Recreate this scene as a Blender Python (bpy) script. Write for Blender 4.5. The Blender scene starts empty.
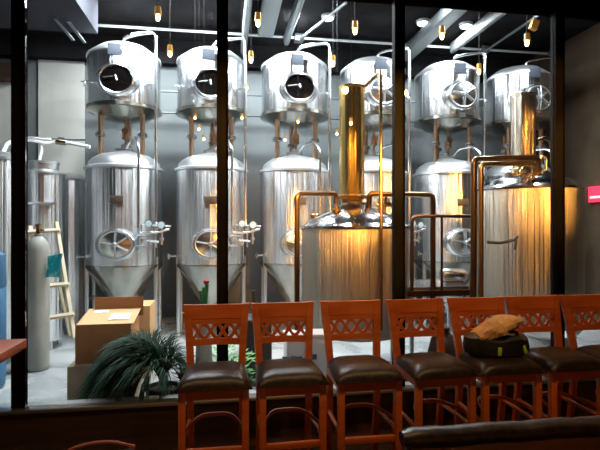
import bpy, bmesh, math, random
from mathutils import Vector, Matrix
random.seed(7)
PI = math.pi
SC = bpy.context.scene
COL = SC.collection

# ------------------------------------------------------------------ camera
YAW = math.radians(9.0); FPX = 470.0; EYE = 1.66
cd = bpy.data.cameras.new('camera'); cam = bpy.data.objects.new('camera', cd); COL.objects.link(cam)
cam.location = (0, 0, EYE); cam.rotation_euler = (PI/2, 0, -YAW)
cd.sensor_width = 36; cd.lens = 36*FPX/600; cd.clip_start = 0.05; cd.clip_end = 60
SC.camera = cam
# ------------------------------------------------------------------ world, exposure
w = bpy.data.worlds.new('world'); SC.world = w; w.use_nodes = True
w.node_tree.nodes['Background'].inputs[0].default_value = (0.02, 0.022, 0.03, 1)
w.node_tree.nodes['Background'].inputs[1].default_value = 0.3
SC.view_settings.view_transform = 'Standard'; SC.view_settings.look = 'None'
SC.view_settings.exposure = 0.0; SC.view_settings.gamma = 1; SC.view_settings.use_curve_mapping = False
# ------------------------------------------------------------------ lights
def area(name, loc, size, power, col, target=None, sy=None):
    l = bpy.data.lights.new(name, 'AREA'); l.energy = power; l.color = col; l.size = size
    if sy: l.shape = 'RECTANGLE'; l.size_y = sy
    o = bpy.data.objects.new(name, l); COL.objects.link(o); o.location = loc
    if target is not None:
        o.rotation_euler = (Vector(target)-Vector(loc)).to_track_quat('-Z', 'Y').to_euler()
    return o
COLD = (0.87, 0.95, 1.0); WARM = (1.0, 0.62, 0.27)
for i, x in enumerate((-1.5, -0.25, 1.05, 3.55)):                 # lamps close above the tank tops
    area('brewery_lamp_rear', (x+0.1, 7.35, 4.88), 0.3, (120, 120, 120, 60)[i], COLD)
for i, x in enumerate((-1.45, -0.3, 1.3, 2.9, 4.5)):      # tube lamps on the ceiling between kettles and tanks
    area('brewery_tube_lamp', (x, 6.0, 4.88), 0.07, (140, 140, 135, 125, 85)[i], COLD, None, 0.7)
def spot(name, loc, target, power, col, deg):
    l = bpy.data.lights.new(name, 'SPOT'); l.energy = power; l.color = col; l.spot_size = math.radians(deg); l.spot_blend = .5; l.shadow_soft_size = .04
    o = bpy.data.objects.new(name, l); COL.objects.link(o); o.location = loc
    o.rotation_euler = (Vector(target)-Vector(loc)).to_track_quat('-Z', 'Y').to_euler()
for x in (-1.6, -0.2, 1.2, 2.6):                                   # warm ceiling spots of the bar, aimed at the chairs
    spot('bar_ceiling_spot', (x, 1.4, 4.6), (x+.2, 3.0, 0.9), 100, WARM, 70)
for x, e in ((-3.4, 60), (-2.4, 60), (-1.5, 50), (-.7, 70), (0.1, 80), (0.9, 90), (1.7, 90), (2.6, 90), (3.5, 80), (4.4, 80)):    # added warm spots that put gold streaks on the left kettle
    spot('added_kettle_spot', (x, 1.2, 3.6), (1.0, 5.0, (1.2 if e in (80, 60) else 1.9)), e*9.5, (1.0, .46, .09), 22)
for x, e in ((0.8, 60), (1.8, 80), (2.8, 90), (4.2, 80), (5.4, 80)):               # more spots added for gold streaks on the right kettle
    spot('added_kettle_spot', (x, 1.0, 3.6), (3.5, 5.0, (1.5 if e in (60, 90) else 2.2)), e*9.5, (1.0, .46, .09), 22)
area('added_gold_wash', (1.2, -2.9, 2.9), 2.6, 130, WARM, (1.2, -3.8, 1.3), 0.5)  # added unseen warm light, so the rear wall reflects gold in the kettles

# ------------------------------------------------------------------ placement helpers
ct, st = math.cos(YAW), math.sin(YAW)
def P(px, py, D):
    u = (px-300)/FPX; t = D/(ct-u*st)
    return Vector((t*(st+u*ct), D, EYE+t*(225-py)/FPX))
def GX(px, D): return P(px, 225, D).x
def GZ(px, py, D): return P(px, py, D).z

# ------------------------------------------------------------------ materials
def mat(name, col, rough=0.5, metal=0.0, **k):
    m = bpy.data.materials.new(name); m.use_nodes = True
    nt = m.node_tree; b = nt.nodes['Principled BSDF']
    b.inputs['Base Color'].default_value = (*col, 1); b.inputs['Roughness'].default_value = rough
    b.inputs['Metallic'].default_value = metal
    if 'spec' in k: b.inputs['Specular IOR Level'].default_value = k['spec']
    if 'coat' in k: b.inputs['Coat Weight'].default_value = k['coat']; b.inputs['Coat Roughness'].default_value = 0.15
    if 'emit' in k:
        b.inputs['Emission Color'].default_value = (*k['emit'], 1); b.inputs['Emission Strength'].default_value = k['es']
    if 'col2' in k:
        tc = nt.nodes.new('ShaderNodeTexCoord'); mp = nt.nodes.new('ShaderNodeMapping')
        mp.inputs['Scale'].default_value = k.get('scale', (4, 4, 4))
        nz = nt.nodes.new('ShaderNodeTexNoise'); nz.inputs['Scale'].default_value = 1; nz.inputs['Detail'].default_value = k.get('detail', 6)
        rp = nt.nodes.new('ShaderNodeValToRGB')
        rp.color_ramp.elements[0].position = k.get('p0', .35); rp.color_ramp.elements[1].position = k.get('p1', .65)
        rp.color_ramp.elements[0].color = (*col, 1); rp.color_ramp.elements[1].color = (*k['col2'], 1)
        nt.links.new(tc.outputs['Object'], mp.inputs[0]); nt.links.new(mp.outputs[0], nz.inputs['Vector'])
        nt.links.new(nz.outputs['Fac'], rp.inputs[0]); nt.links.new(rp.outputs[0], b.inputs['Base Color'])
        if 'r2' in k:
            mr = nt.nodes.new('ShaderNodeMapRange'); mr.inputs[1].default_value = .35; mr.inputs[2].default_value = .65
            mr.inputs[3].default_value = rough; mr.inputs[4].default_value = k['r2']
            nt.links.new(nz.outputs['Fac'], mr.inputs[0]); nt.links.new(mr.outputs[0], b.inputs['Roughness'])
        if 'bump' in k:
            bp = nt.nodes.new('ShaderNodeBump'); bp.inputs['Strength'].default_value = k['bump']; bp.inputs['Distance'].default_value = .01
            nt.links.new(nz.outputs['Fac'], bp.inputs['Height']); nt.links.new(bp.outputs[0], b.inputs['Normal'])
    return m
def steel(name, col, rough, aniso=0.0, scale=(9, 9, .25), bump=.25, dist=.02, rot=0.25):
    m = mat(name, col, rough, 1.0); nt = m.node_tree; b = nt.nodes['Principled BSDF']
    tc = nt.nodes.new('ShaderNodeTexCoord'); mp = nt.nodes.new('ShaderNodeMapping'); mp.inputs['Scale'].default_value = scale
    nz = nt.nodes.new('ShaderNodeTexNoise'); nz.inputs['Scale'].default_value = 1; nz.inputs['Detail'].default_value = 3
    bp = nt.nodes.new('ShaderNodeBump'); bp.inputs['Strength'].default_value = bump; bp.inputs['Distance'].default_value = dist
    nt.links.new(tc.outputs['Object'], mp.inputs[0]); nt.links.new(mp.outputs[0], nz.inputs['Vector'])
    nt.links.new(nz.outputs['Fac'], bp.inputs['Height']); nt.links.new(bp.outputs[0], b.inputs['Normal'])
    if aniso:
        b.inputs['Anisotropic'].default_value = aniso; b.inputs['Anisotropic Rotation'].default_value = rot
        tg = nt.nodes.new('ShaderNodeTangent'); tg.direction_type = 'RADIAL'; tg.axis = 'Z'
        nt.links.new(tg.outputs[0], b.inputs['Tangent'])
    return m
M = {}
M['tank'] = steel('brushed_tank_steel', (.78, .80, .82), .25, 1.0, scale=(20, 20, .15), bump=.9)
M['dome'] = mat('satin_dome_steel', (.82, .84, .86), .42, 1.0)
M['lid'] = mat('kettle_lid_steel', (.45, .46, .48), .14, 1.0)
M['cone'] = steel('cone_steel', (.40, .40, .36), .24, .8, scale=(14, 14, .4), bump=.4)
M['kettle'] = steel('brushed_kettle_steel', (.48, .42, .34), .28, 1.0, scale=(55, 55, .12), bump=.9)
M['steel'] = mat('plain_steel', (.78, .80, .82), .22, 1.0)
M['satin'] = mat('satin_steel', (.70, .72, .74), .35, 1.0)
M['brass'] = mat('brass_toned_tube', (.42, .26, .11), .26, 1.0)
M['bronze'] = mat('dark_bronze_tube', (.16, .095, .05), .3, 1.0)
M['gold'] = steel('golden_chimney_metal', (.86, .58, .20), .2, .7, scale=(20, 20, .4), bump=.3)
M['copper'] = mat('coppery_post', (.75, .50, .34), .28, 1.0)
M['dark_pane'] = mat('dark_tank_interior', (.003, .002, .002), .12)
M['plate'] = mat('engraved_plate', (.16, .11, .08), .5, .3, col2=(.03, .025, .02), scale=(60, 10, 90))
M['greyplate'] = mat('grey_blue_plate', (.035, .045, .065), .7, 0.0)
M['wood'] = mat('orange_red_wood', (.52, .110, .016), .42, 0, col2=(.40, .075, .010), scale=(3, 3, 22), coat=.35)
M['leather'] = mat('dark_brown_leather', (.009, .005, .004), .36, 0, spec=.3, col2=(.028, .015, .011), scale=(40, 40, 40), bump=.15)
M['black'] = mat('black_steel', (.003, .0025, .0025), .7, 0, spec=.08)
M['browntrim'] = mat('brown_painted_trim', (.0030, .0018, .0010), .9, 0, spec=.0, col2=(.002, .0012, .0007), scale=(20, 20, 3))
M['panelwood'] = mat('dark_panel_wood', (.050, .022, .012), .5, 0, col2=(.03, .014, .008), scale=(2, 2, 20))
M['barwood'] = mat('warm_bar_timber', (.55, .30, .12), .6, 0, col2=(.10, .05, .02), scale=(3.2, .4, .15), p0=.42, p1=.56, detail=2)
M['wallpaint'] = mat('grey_blue_wall_paint', (.19, .205, .21), .8, 0, col2=(.14, .155, .155), scale=(.8, .8, .8))
M['panel'] = mat('off_white_wall_panel', (.62, .61, .56), .7, 0, col2=(.56, .55, .51), scale=(1, 1, 1))
M['plaster'] = mat('brown_plaster', (.085, .055, .028), .8, 0, col2=(.045, .03, .018), scale=(1.5, 1.5, 1.5))
M['ceiling'] = mat('dark_ceiling_paint', (.020, .019, .020), .9, 0, spec=0, col2=(.011, .010, .010), scale=(1.5, 1.5, 1.5))
M['duct'] = mat('galvanised_duct', (.15, .165, .17), .5, .3)
M['duct2'] = mat('grey_board_duct', (.055, .055, .065), .9, spec=0)
M['floor'] = mat('pale_wet_concrete', (.46, .48, .48), .5, 0, col2=(.30, .32, .33), scale=(1.3, 1.3, 1.3), r2=.16)
M['barfloor'] = mat('dark_bar_floor', (.035, .018, .012), .35, 0, col2=(.02, .012, .009), scale=(5, 1, 1))
M['card'] = mat('brown_cardboard', (.40, .18, .065), .75, 0, col2=(.34, .15, .055), scale=(3, 3, 3))
M['cardgrey'] = mat('dusty_cardboard', (.34, .27, .18), .8, 0, col2=(.27, .21, .14), scale=(4, 4, 4))
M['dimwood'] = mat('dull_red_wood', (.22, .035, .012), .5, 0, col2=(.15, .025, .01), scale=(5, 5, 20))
M['benchwood'] = mat('red_brown_bench_timber', (.12, .035, .012), .5, 0, col2=(.07, .02, .008), scale=(4, 4, 14))
M['cardtop'] = mat('pale_cardboard', (.56, .33, .15), .75)
M['label'] = mat('white_paper_label', (.75, .77, .80), .6, 0, col2=(.45, .52, .62), scale=(14, 14, 14), p0=.5, p1=.62)
M['leaf'] = mat('dark_palm_leaf', (.010, .046, .020), .6, 0, spec=.2, col2=(.006, .026, .013), scale=(6, 6, 6))
M['green'] = mat('green_stem', (.03, .22, .07), .5)
M['red'] = mat('red_petal', (.55, .03, .04), .5)
M['pot'] = mat('pale_ceramic', (.40, .42, .38), .5)
M['cyl'] = mat('worn_grey_cylinder_paint', (.36, .36, .32), .55, 0, col2=(.25, .25, .22), scale=(5, 5, 2))
M['ladder'] = mat('pale_bare_timber', (.66, .58, .42), .7, 0, col2=(.54, .46, .32), scale=(10, 10, 3))
M['teal'] = mat('teal_cloth', (.02, .42, .47), .8, 0, col2=(.35, .62, .62), scale=(14, 14, 14), p0=.5, p1=.6)
M['blue'] = mat('blue_plastic', (.035, .12, .22), .6)
M['hose'] = mat('white_braided_hose', (.66, .68, .68), .5)
M['paper'] = mat('crumpled_kraft_paper', (.44, .25, .09), .75, 0, col2=(.34, .17, .05), scale=(9, 9, 9), bump=.4)
M['bag'] = mat('black_nylon', (.004, .004, .0045), .6)
M['lime'] = mat('lime_green_tab', (.42, .62, .06), .5)
M['bulb'] = mat('reflected_bulb_glow', (1, .8, .4), .3, 0, emit=(1.0, .66, .26), es=26)  # glow stands in for bar bulbs reflected in the glass
M['amber'] = mat('reflected_amber_cap', (.50, .25, .05), .35, .5, emit=(1.0, .45, .08), es=.12)  # reflected lamp caps, with a faint glow put into the colour
M['lampw'] = mat('lit_white_downlight', (1, 1, 1), .3, 0, emit=(.9, .95, 1.0), es=9)
M['redsign'] = mat('lit_red_sign', (.7, .02, .06), .4, 0, emit=(1.0, .04, .09), es=1.6)
M['signw'] = mat('lit_pink_sign_strip', (.9, .5, .55), .4, 0, emit=(1.0, .45, .5), es=1.3)
M['white'] = mat('white_enamel', (.62, .64, .66), .45)
M['dial'] = mat('pale_cyan_dial', (.55, .75, .78), .25)
M['dark'] = mat('dark_rubber', (.02, .02, .022), .6)
g = bpy.data.materials.new('clear_window_glass'); g.use_nodes = True
nt = g.node_tree; nt.nodes.clear()
o_ = nt.nodes.new('ShaderNodeOutputMaterial'); mx = nt.nodes.new('ShaderNodeMixShader'); tr = nt.nodes.new('ShaderNodeBsdfTransparent')
gl = nt.nodes.new('ShaderNodeBsdfGlossy'); fr = nt.nodes.new('ShaderNodeFresnel'); fr.inputs[0].default_value = 1.4
gl.inputs['Roughness'].default_value = 0.0; tr.inputs[0].default_value = (.985, .99, .985, 1)
nt.links.new(fr.outputs[0], mx.inputs[0]); nt.links.new(tr.outputs[0], mx.inputs[1]); nt.links.new(gl.outputs[0], mx.inputs[2]); nt.links.new(mx.outputs[0], o_.inputs[0])
M['glass'] = g

# ------------------------------------------------------------------ mesh builder
class MB:
    def __init__(s): s.b = bmesh.new()
    def box(s, a, b, rot=None, bevel=0):
        a = Vector(a); b = Vector(b); c = (a+b)/2; d = b-a
        r = bmesh.ops.create_cube(s.b, size=1.0)
        vs = r['verts']
        for v in vs: v.co = Vector((v.co.x*d.x, v.co.y*d.y, v.co.z*d.z))
        if bevel:
            es = list({e for v in vs for e in v.link_edges})
            rr = bmesh.ops.bevel(s.b, geom=es, offset=bevel, segments=2, affect='EDGES', profile=.5)
            vs = list({v for v in rr['verts']} | {v for f in rr['faces'] for v in f.verts})
            vs = list({v for v in vs if v.is_valid} )
            seen = set(vs); stack = list(vs)
            while stack:
                v = stack.pop()
                for e in v.link_edges:
                    q = e.other_vert(v)
                    if q not in seen: seen.add(q); stack.append(q)
            vs = list(seen)
        for v in vs:
            co = v.co.copy()
            if rot: co = rot @ co
            v.co = co + c
        return s
    def prism(s, pts, z0, z1):           # polygon in XY extruded in Z
        n = len(pts)
        lo = [s.b.verts.new((p[0], p[1], z0)) for p in pts]; hi = [s.b.verts.new((p[0], p[1], z1)) for p in pts]
        s.b.faces.new(lo[::-1]); s.b.faces.new(hi)
        for i in range(n): s.b.faces.new((lo[i], lo[(i+1) % n], hi[(i+1) % n], hi[i]))
        return s
    def lathe(s, prof, c=(0, 0, 0), seg=40, axis='Z', sx=1, sy=1):
        c = Vector(c); rings = []
        def pt(r, h, a):
            x = r*math.cos(a)*sx; y = r*math.sin(a)*sy
            if axis == 'Z': v = Vector((x, y, h))
            elif axis == 'Y': v = Vector((x, -h, y))       # h grows towards -Y
            else: v = Vector((h, x, y))
            return v+c
        for r, h in prof:
            if r < 1e-6: rings.append([s.b.verts.new(pt(0, h, 0))])
            else: rings.append([s.b.verts.new(pt(r, h, 2*PI*i/seg)) for i in range(seg)])
        for A, B in zip(rings, rings[1:]):
            for i in range(seg):
                j = (i+1) % seg
                if len(A) == 1 and len(B) == 1: continue
                if len(A) == 1: s.b.faces.new((A[0], B[j], B[i]))
                elif len(B) == 1: s.b.faces.new((A[i], A[j], B[0]))
                else: s.b.faces.new((A[i], A[j], B[j], B[i]))
        if len(rings[0]) > 1: s.b.faces.new(rings[0][::-1])
        if len(rings[-1]) > 1: s.b.faces.new(rings[-1])
        return s
    def tube(s, pts, r, seg=10, bend=0.0, taper=None):
        pts = [Vector(p) for p in pts]
        if bend and len(pts) > 2:
            q = [pts[0]]
            for i in range(1, len(pts)-1):
                a, b, c = pts[i-1], pts[i], pts[i+1]
                d1 = (a-b); d2 = (c-b); k = min(bend, d1.length*.49, d2.length*.49)
                p0 = b+d1.normalized()*k; p2 = b+d2.normalized()*k
                for t in range(6):
                    t /= 5; q.append(p0*(1-t)**2+b*2*t*(1-t)+p2*t*t)
            q.append(pts[-1]); pts = q
        rings = []; up = None
        for i, p in enumerate(pts):
            d = (pts[min(i+1, len(pts)-1)]-pts[max(i-1, 0)]).normalized()
            if up is None:
                up = Vector((0, 0, 1)) if abs(d.z) < .9 else Vector((1, 0, 0))
            x = d.cross(up)
            if x.length < 1e-4: x = d.cross(Vector((0, 1, .1)))
            x.normalize(); y = x.cross(d).normalized(); up = y
            rr = r if taper is None else r+(taper-r)*i/(len(pts)-1)
            rings.append([s.b.verts.new(p+x*math.cos(2*PI*k/seg)*rr+y*math.sin(2*PI*k/seg)*rr) for k in range(seg)])
        for A, B in zip(rings, rings[1:]):
            for i in range(seg):
                j = (i+1) % seg; s.b.faces.new((A[i], A[j], B[j], B[i]))
        s.b.faces.new(rings[0][::-1]); s.b.faces.new(rings[-1])
        return s
    def ring(s, c, R, r, axis='Y', sx=1, sy=1, seg=36, ss=8):
        c = Vector(c); rings = []
        for i in range(seg):
            a = 2*PI*i/seg; row = []
            for k in range(ss):
                b = 2*PI*k/ss; rr = R+r*math.cos(b); h = r*math.sin(b)
                x, y = rr*math.cos(a), rr*math.sin(a)
                x += (sx-1)*R*math.cos(a); y += (sy-1)*R*math.sin(a)
                v = Vector((x, h, y)) if axis == 'Y' else Vector((x, y, h))
                row.append(s.b.verts.new(v+c))
            rings.append(row)
        for i in range(seg):
            A, B = rings[i], rings[(i+1) % seg]
            for k in range(ss):
                j = (k+1) % ss; s.b.faces.new((A[k], A[j], B[j], B[k]))
        return s
    def build(s, name, m, parent=None, smooth=40, loc=None):
        bmesh.ops.recalc_face_normals(s.b, faces=s.b.faces)
        me = bpy.data.meshes.new(name); s.b.to_mesh(me); s.b.free()
        me.materials.append(m if isinstance(m, bpy.types.Material) else M[m])
        for p in me.polygons: p.use_smooth = True
        me.set_sharp_from_angle(angle=math.radians(smooth))
        o = bpy.data.objects.new(name, me); COL.objects.link(o)
        if parent: o.parent = parent
        if loc is not None: o.location = loc
        return o
def tag(o, label=None, cat=None, group=None, kind=None):
    if label: o['label'] = label
    if cat: o['category'] = cat
    if group: o['group'] = group
    if kind: o['kind'] = kind
    return o
def thing(name, label, cat, loc=(0, 0, 0), rz=0, group=None):
    o = bpy.data.objects.new(name, None); COL.objects.link(o); o.location = loc; o.rotation_euler = (0, 0, rz)
    o.empty_display_size = .1
    return tag(o, label, cat, group)
def dup(root, loc, rz, label):
    def cp(o, par):
        c = o.copy(); COL.objects.link(c)
        if par: c.parent = par
        for ch in [q for q in KIDS.get(o.name, [])]: cp(ch, c)
        return c
    r = cp(root, None); r.location = loc; r.rotation_euler = (0, 0, rz); r['label'] = label
    return r
KIDS = {}
def index():
    KIDS.clear()
    for o in bpy.data.objects:
        if o.parent: KIDS.setdefault(o.parent.name, []).append(o)
def struct(mb, name, m, **k): return tag(mb.build(name, m, **k), kind='structure')

# ------------------------------------------------------------------ setting
XL, XR, YB, YF, ZC = -3.9, 6.0, -3.8, 8.8, 4.95
GD = 3.89                                    # glass partition plane
struct(MB().box((XL-.1, GD+.06, -.1), (XR+.1, YF+.1, 0)), 'floor_brewery', 'floor')
struct(MB().box((XL-.1, YB-.1, -.1), (XR+.1, GD+.06, 0)), 'floor_bar', 'barfloor')
struct(MB().box((XL-.1, YB-.1, ZC), (XR+.1, YF+.1, ZC+.1)), 'ceiling', 'ceiling')
struct(MB().box((XL-.1, YF, 0), (XR+.1, YF+.1, ZC)), 'wall_back', 'wallpaint')
struct(MB().box((XL-.1, GD+.06, 0), (XL, YF, ZC)), 'wall_left', 'wallpaint')
struct(MB().box((XR, GD+.06, 0), (XR+.1, YF, ZC)), 'wall_right', 'plaster')
struct(MB().box((XL-.1, YB, 0), (XL, GD+.06, ZC)), 'wall_bar_left', 'panelwood')
struct(MB().box((XR, YB, 0), (XR+.1, GD+.06, ZC)), 'wall_bar_right', 'panelwood')
struct(MB().box((XL-.1, YB-.1, 0), (XR+.1, YB, ZC)), 'wall_bar_rear', 'barwood')
# pale panels and the dark header beam on the back wall
struct(MB().box((GX(38, 8.75), 8.76, 0), (GX(84, 8.75), 8.80, GZ(60, 57, 8.75))), 'trim_1', 'panel')
struct(MB().box((XL, 8.76, 0), (GX(13, 8.75), 8.80, GZ(6, 78, 8.75))), 'trim_2', 'panel')
struct(MB().box((XL, 8.60, GZ(50, 57, 8.6)), (XR, 8.8, ZC)), 'trim_3', 'ceiling')
struct(MB().box((XL, 8.5, GZ(6, 78, 8.5)), (GX(14, 8.5), 8.75, GZ(6, 62, 8.5))), 'trim_4', 'panelwood')
M['board'] = mat('brown_wall_boards', (.22, .11, .04), .6, 0, col2=(.13, .065, .025), scale=(9, 9, .6))
struct(MB().box((GX(519, 8.74), 8.74, 0), (XR, 8.8, ZC-.42)), 'trim_30', 'board')
# partition: kerb, sill, mullions, head, panes
ks = .27
struct(MB().box((XL, GD-.06, 0), (XR, GD+.06, ks-.03)), 'trim_5', 'panelwood')
struct(MB().box((XL, GD-.09, ks-.03), (XR, GD+.09, ks), bevel=.008), 'trim_6', 'satin')
mull = [20.0, 223.0, 399.0, 558.0]
mx_ = [GX(p, GD) for p in mull]
sp = (mx_[3]-mx_[0])/3
ztop = 3.60
edges = [XL]+mx_+[XR]
n_ = 7
for i, x in enumerate(mx_):
    struct(MB().box((x-.050, GD-.035, ks), (x+.022, GD+.035, ztop)), 'trim_%d' % n_, 'black'); n_ += 1
    struct(MB().box((x+.022, GD-.035, ks), (x+.042, GD+.035, ztop)), 'trim_%d' % n_, 'browntrim'); n_ += 1
struct(MB().box((XL, GD-.07, ztop), (XR, GD+.07, ztop+.12)), 'trim_%d' % n_, 'browntrim'); n_ += 1
struct(MB().box((XL, GD-.05, ztop+.12), (XR, GD+.05, ZC)), 'wall_partition_header', 'panelwood')
for i in range(5):
    struct(MB().box((edges[i]+(.042 if i else 0), GD-.004, ks), (edges[i+1]-(.050 if i < 4 else 0), GD+.004, ztop)), 'window_%d' % (i+1), 'glass')

# ------------------------------------------------------------------ ceiling services
def ceil_pt(px, py, z):
    u = (px-300)/FPX; t = (z-EYE)*FPX/(225-py); return Vector((t*(st+u*ct), t*(ct-u*st), z))
d = thing('air_duct', 'big square grey air duct in the ceiling corner at upper left', 'duct', (0, 0, 0))
MB().box((-3.7, 4.1, 4.38), (GX(98, 7.05), 7.05, 4.93)).build('duct_body', 'duct2', d)
s1 = MB(); 
for px, py in ((55, 18), (68, 21)):
    a = ceil_pt(px, py, 4.37); s1.box((a.x-.02, a.y, 4.36), (a.x+.02, a.y+.75, 4.379))
s1.build('duct_slot', 'duct', d)
def rduct(px, py, hw, label, name='ceiling_duct', y1=8.45, y0=4.0, m='duct', z=4.78):
    a = ceil_pt(px, py, z-.1)
    mb = MB(); mb.box((a.x-hw, y0, z-.1), (a.x+hw, y1, z+.1), bevel=.05)
    return tag(mb.build(name, m), label, 'duct')
rduct(248, 12, .05, 'thin pale grey duct running back along the ceiling above second tank')
rduct(271, 12, .13, 'widest pale grey duct on ceiling between second and third tank', y1=7.6)
rduct(298, 12, .05, 'narrow grey duct on ceiling above the third tank', y1=7.9)
rduct(461, 10, .13, 'broad light grey duct slanting across ceiling above fifth tank', y1=8.3)
rduct(505, 14, .05, 'narrow grey duct at ceiling above the rightmost tank', y1=7.8)
zp = 4.84
a, b = ceil_pt(98, 27, zp), ceil_pt(484, 48, zp); yy = (a.y+b.y)/2
tag(MB().tube([(GX(-20, yy), yy, zp), (5.9, yy, zp)], .022).build('ceiling_pipe', 'hose'), 'long thin white pipe running left to right under the dark ceiling', 'pipe')
bx = GX(484, yy)
t = thing('branch_pipe', 'thin grey pipe turning towards the glass at a joint above the rightmost tank', 'pipe', (bx, yy, zp))
MB().tube([(0, -.03, -.04), (0, -3.8, -.04)], .02).build('pipe', 'duct', t)
MB().box((-.07, -.07, -.07), (.07, .07, .06), bevel=.015).build('junction_box', 'duct', t)
jx = GX(299, yy)
t = thing('branch_pipe', 'thin diagonal grey pipe with junction box above the third tank', 'pipe', (jx, yy, zp))
e = ceil_pt(346, 0, zp)
MB().tube([(0, -.03, -.04), (e.x-jx, e.y-yy, -.04)], .022).build('pipe', 'duct', t)
MB().box((-.08, -.08, -.07), (.08, .08, .06), bevel=.015).build('junction_box', 'duct', t)
for px, py, lab in ((328, 17, 'leftmost of the three small round white ceiling downlights'), (423, 22, 'middle of the three small round white ceiling downlights'), (466, 25, 'rightmost of the three small round white ceiling downlights')):
    c = ceil_pt(px, py, 4.93)
    t = thing('ceiling_downlight', lab, 'downlight', c, 0, 'downlights in the brewery ceiling')
    MB().lathe([(.10, -.02), (.11, .02), (.085, .02), (.085, -.02)], seg=24).build('rim', 'white', t)
    MB().lathe([(.082, -.034), (.082, -.022)], seg=24).build('lens', 'lampw', t)

for py, lab in ((93, 'upper of two thin grey pipes crossing behind the upper tanks'), (114, 'lower of two thin grey pipes crossing behind the upper tanks')):
    tag(MB().tube([(GX(100, 8.3), 8.3, GZ(200, py, 8.3)), (GX(500, 8.3), 8.3, GZ(200, py, 8.3))], .018, 8).build('wall_pipe', 'duct'), lab, 'pipe')
# ------------------------------------------------------------------ bar pendants reflected in the glass, modelled as lamps hung behind it
def reflected_lamp_proto():
    t = thing('reflected_lamp', 'x', 'lamp', (0, 0, 0), 0, 'rows of filament bulbs reflected in the glass')
    MB().tube([(0, 0, .11), (0, 0, 1.0)], .004, 6).build('cord', 'dark', t)
    MB().lathe([(.012, .14), (.045, .135), (.055, .03), (.055, 0), (.045, 0), (.045, .03), (.03, .1), (.012, .11)], seg=20).build('lamp_cap', 'amber', t)
    MB().lathe([(0, -.10), (.018, -.092), (.034, -.06), (.036, -.035), (.022, 0), (.016, .06)], seg=16).build('bulb', 'bulb', t)
    return t
pp = reflected_lamp_proto(); index()
rows = [(158, 15, 4.9, 'first reflected filament bulb from the left in front row, above first tank'),
        (258, 21, 4.9, 'second reflected filament bulb in front row, just right of the second window bar'),
        (355, 29, 4.9, 'third reflected filament bulb in front row, above the golden chimney'),
        (442, 34, 4.9, 'reflected filament bulb in front row against the broad slanting duct'),
        (527, 41, 4.9, 'reflected filament bulb in front row, rightmost of all, near the brown wall'),
        (170, 52, 5.9, 'back row reflected filament bulb between first and second upper tanks'),
        (251, 58, 5.9, 'back row reflected filament bulb between second and third upper tanks'),
        (333, 62, 5.9, 'back row reflected filament bulb between third and fourth upper tanks'),
        (479, 70, 5.9, 'back row reflected filament bulb between the two rightmost upper tanks'),
        (247, 87, 6.2, 'tiny reflected bulb level with the hatches, right of the second upper tank')]
for px, py, wh in ((195, 117, 'highest of three tiny reflected bulbs under the second upper tank'), (199, 128, 'middle of three tiny reflected bulbs under the second upper tank'), (204, 138, 'lowest of three tiny reflected bulbs under the second upper tank'),
                   (242, 117, 'tiny reflected bulb just right of the second window bar, below upper tank'), (298, 121, 'tiny reflected bulb under the third upper tank, near its centre'), (285, 139, 'tiny reflected bulb below left of the third upper tank centre'),
                   (337, 133, 'tiny reflected bulb just left of the golden chimney'), (351, 122, 'tiny reflected bulb in front of the golden chimney')):
    rows.append((px, py, 6.2 if px != 351 else 4.6, wh))
for i, (px, py, D, lab) in enumerate(rows):
    p = P(px, py, D)
    if i == 0: q = pp; q.location = p; q['label'] = lab
    else: q = dup(pp, p, 0, lab)
    k = .62 if (D < 6 and py < 100) else .32
    q.scale = (k, k, k)
# added cords stretched up to the ceiling
for o in bpy.data.objects:
    if o.name.startswith('cord'):
        L = (ZC-o.parent.location.z)/o.parent.scale.z
        me = o.data.copy(); o.data = me
        for v in me.vertices:
            if v.co.z > .5: v.co.z = L
ap = P(534, 25, 5.2)
t = thing('square_reflected_cap', 'tilted reflection of a square amber lamp cap near the ceiling above the rightmost bulb', 'lamp', ap)
MB().box((-.045, -.03, -.06), (.045, .03, .06), rot=Matrix.Rotation(.35, 3, 'Y'), bevel=.008).build('cap_reflection', 'amber', t)  # reflected amber cap of a bar pendant, modelled as a hung lamp
MB().tube([(0, 0, .05), (0, 0, ZC-ap.z)], .004, 6).build('cord', 'dark', t)

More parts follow.
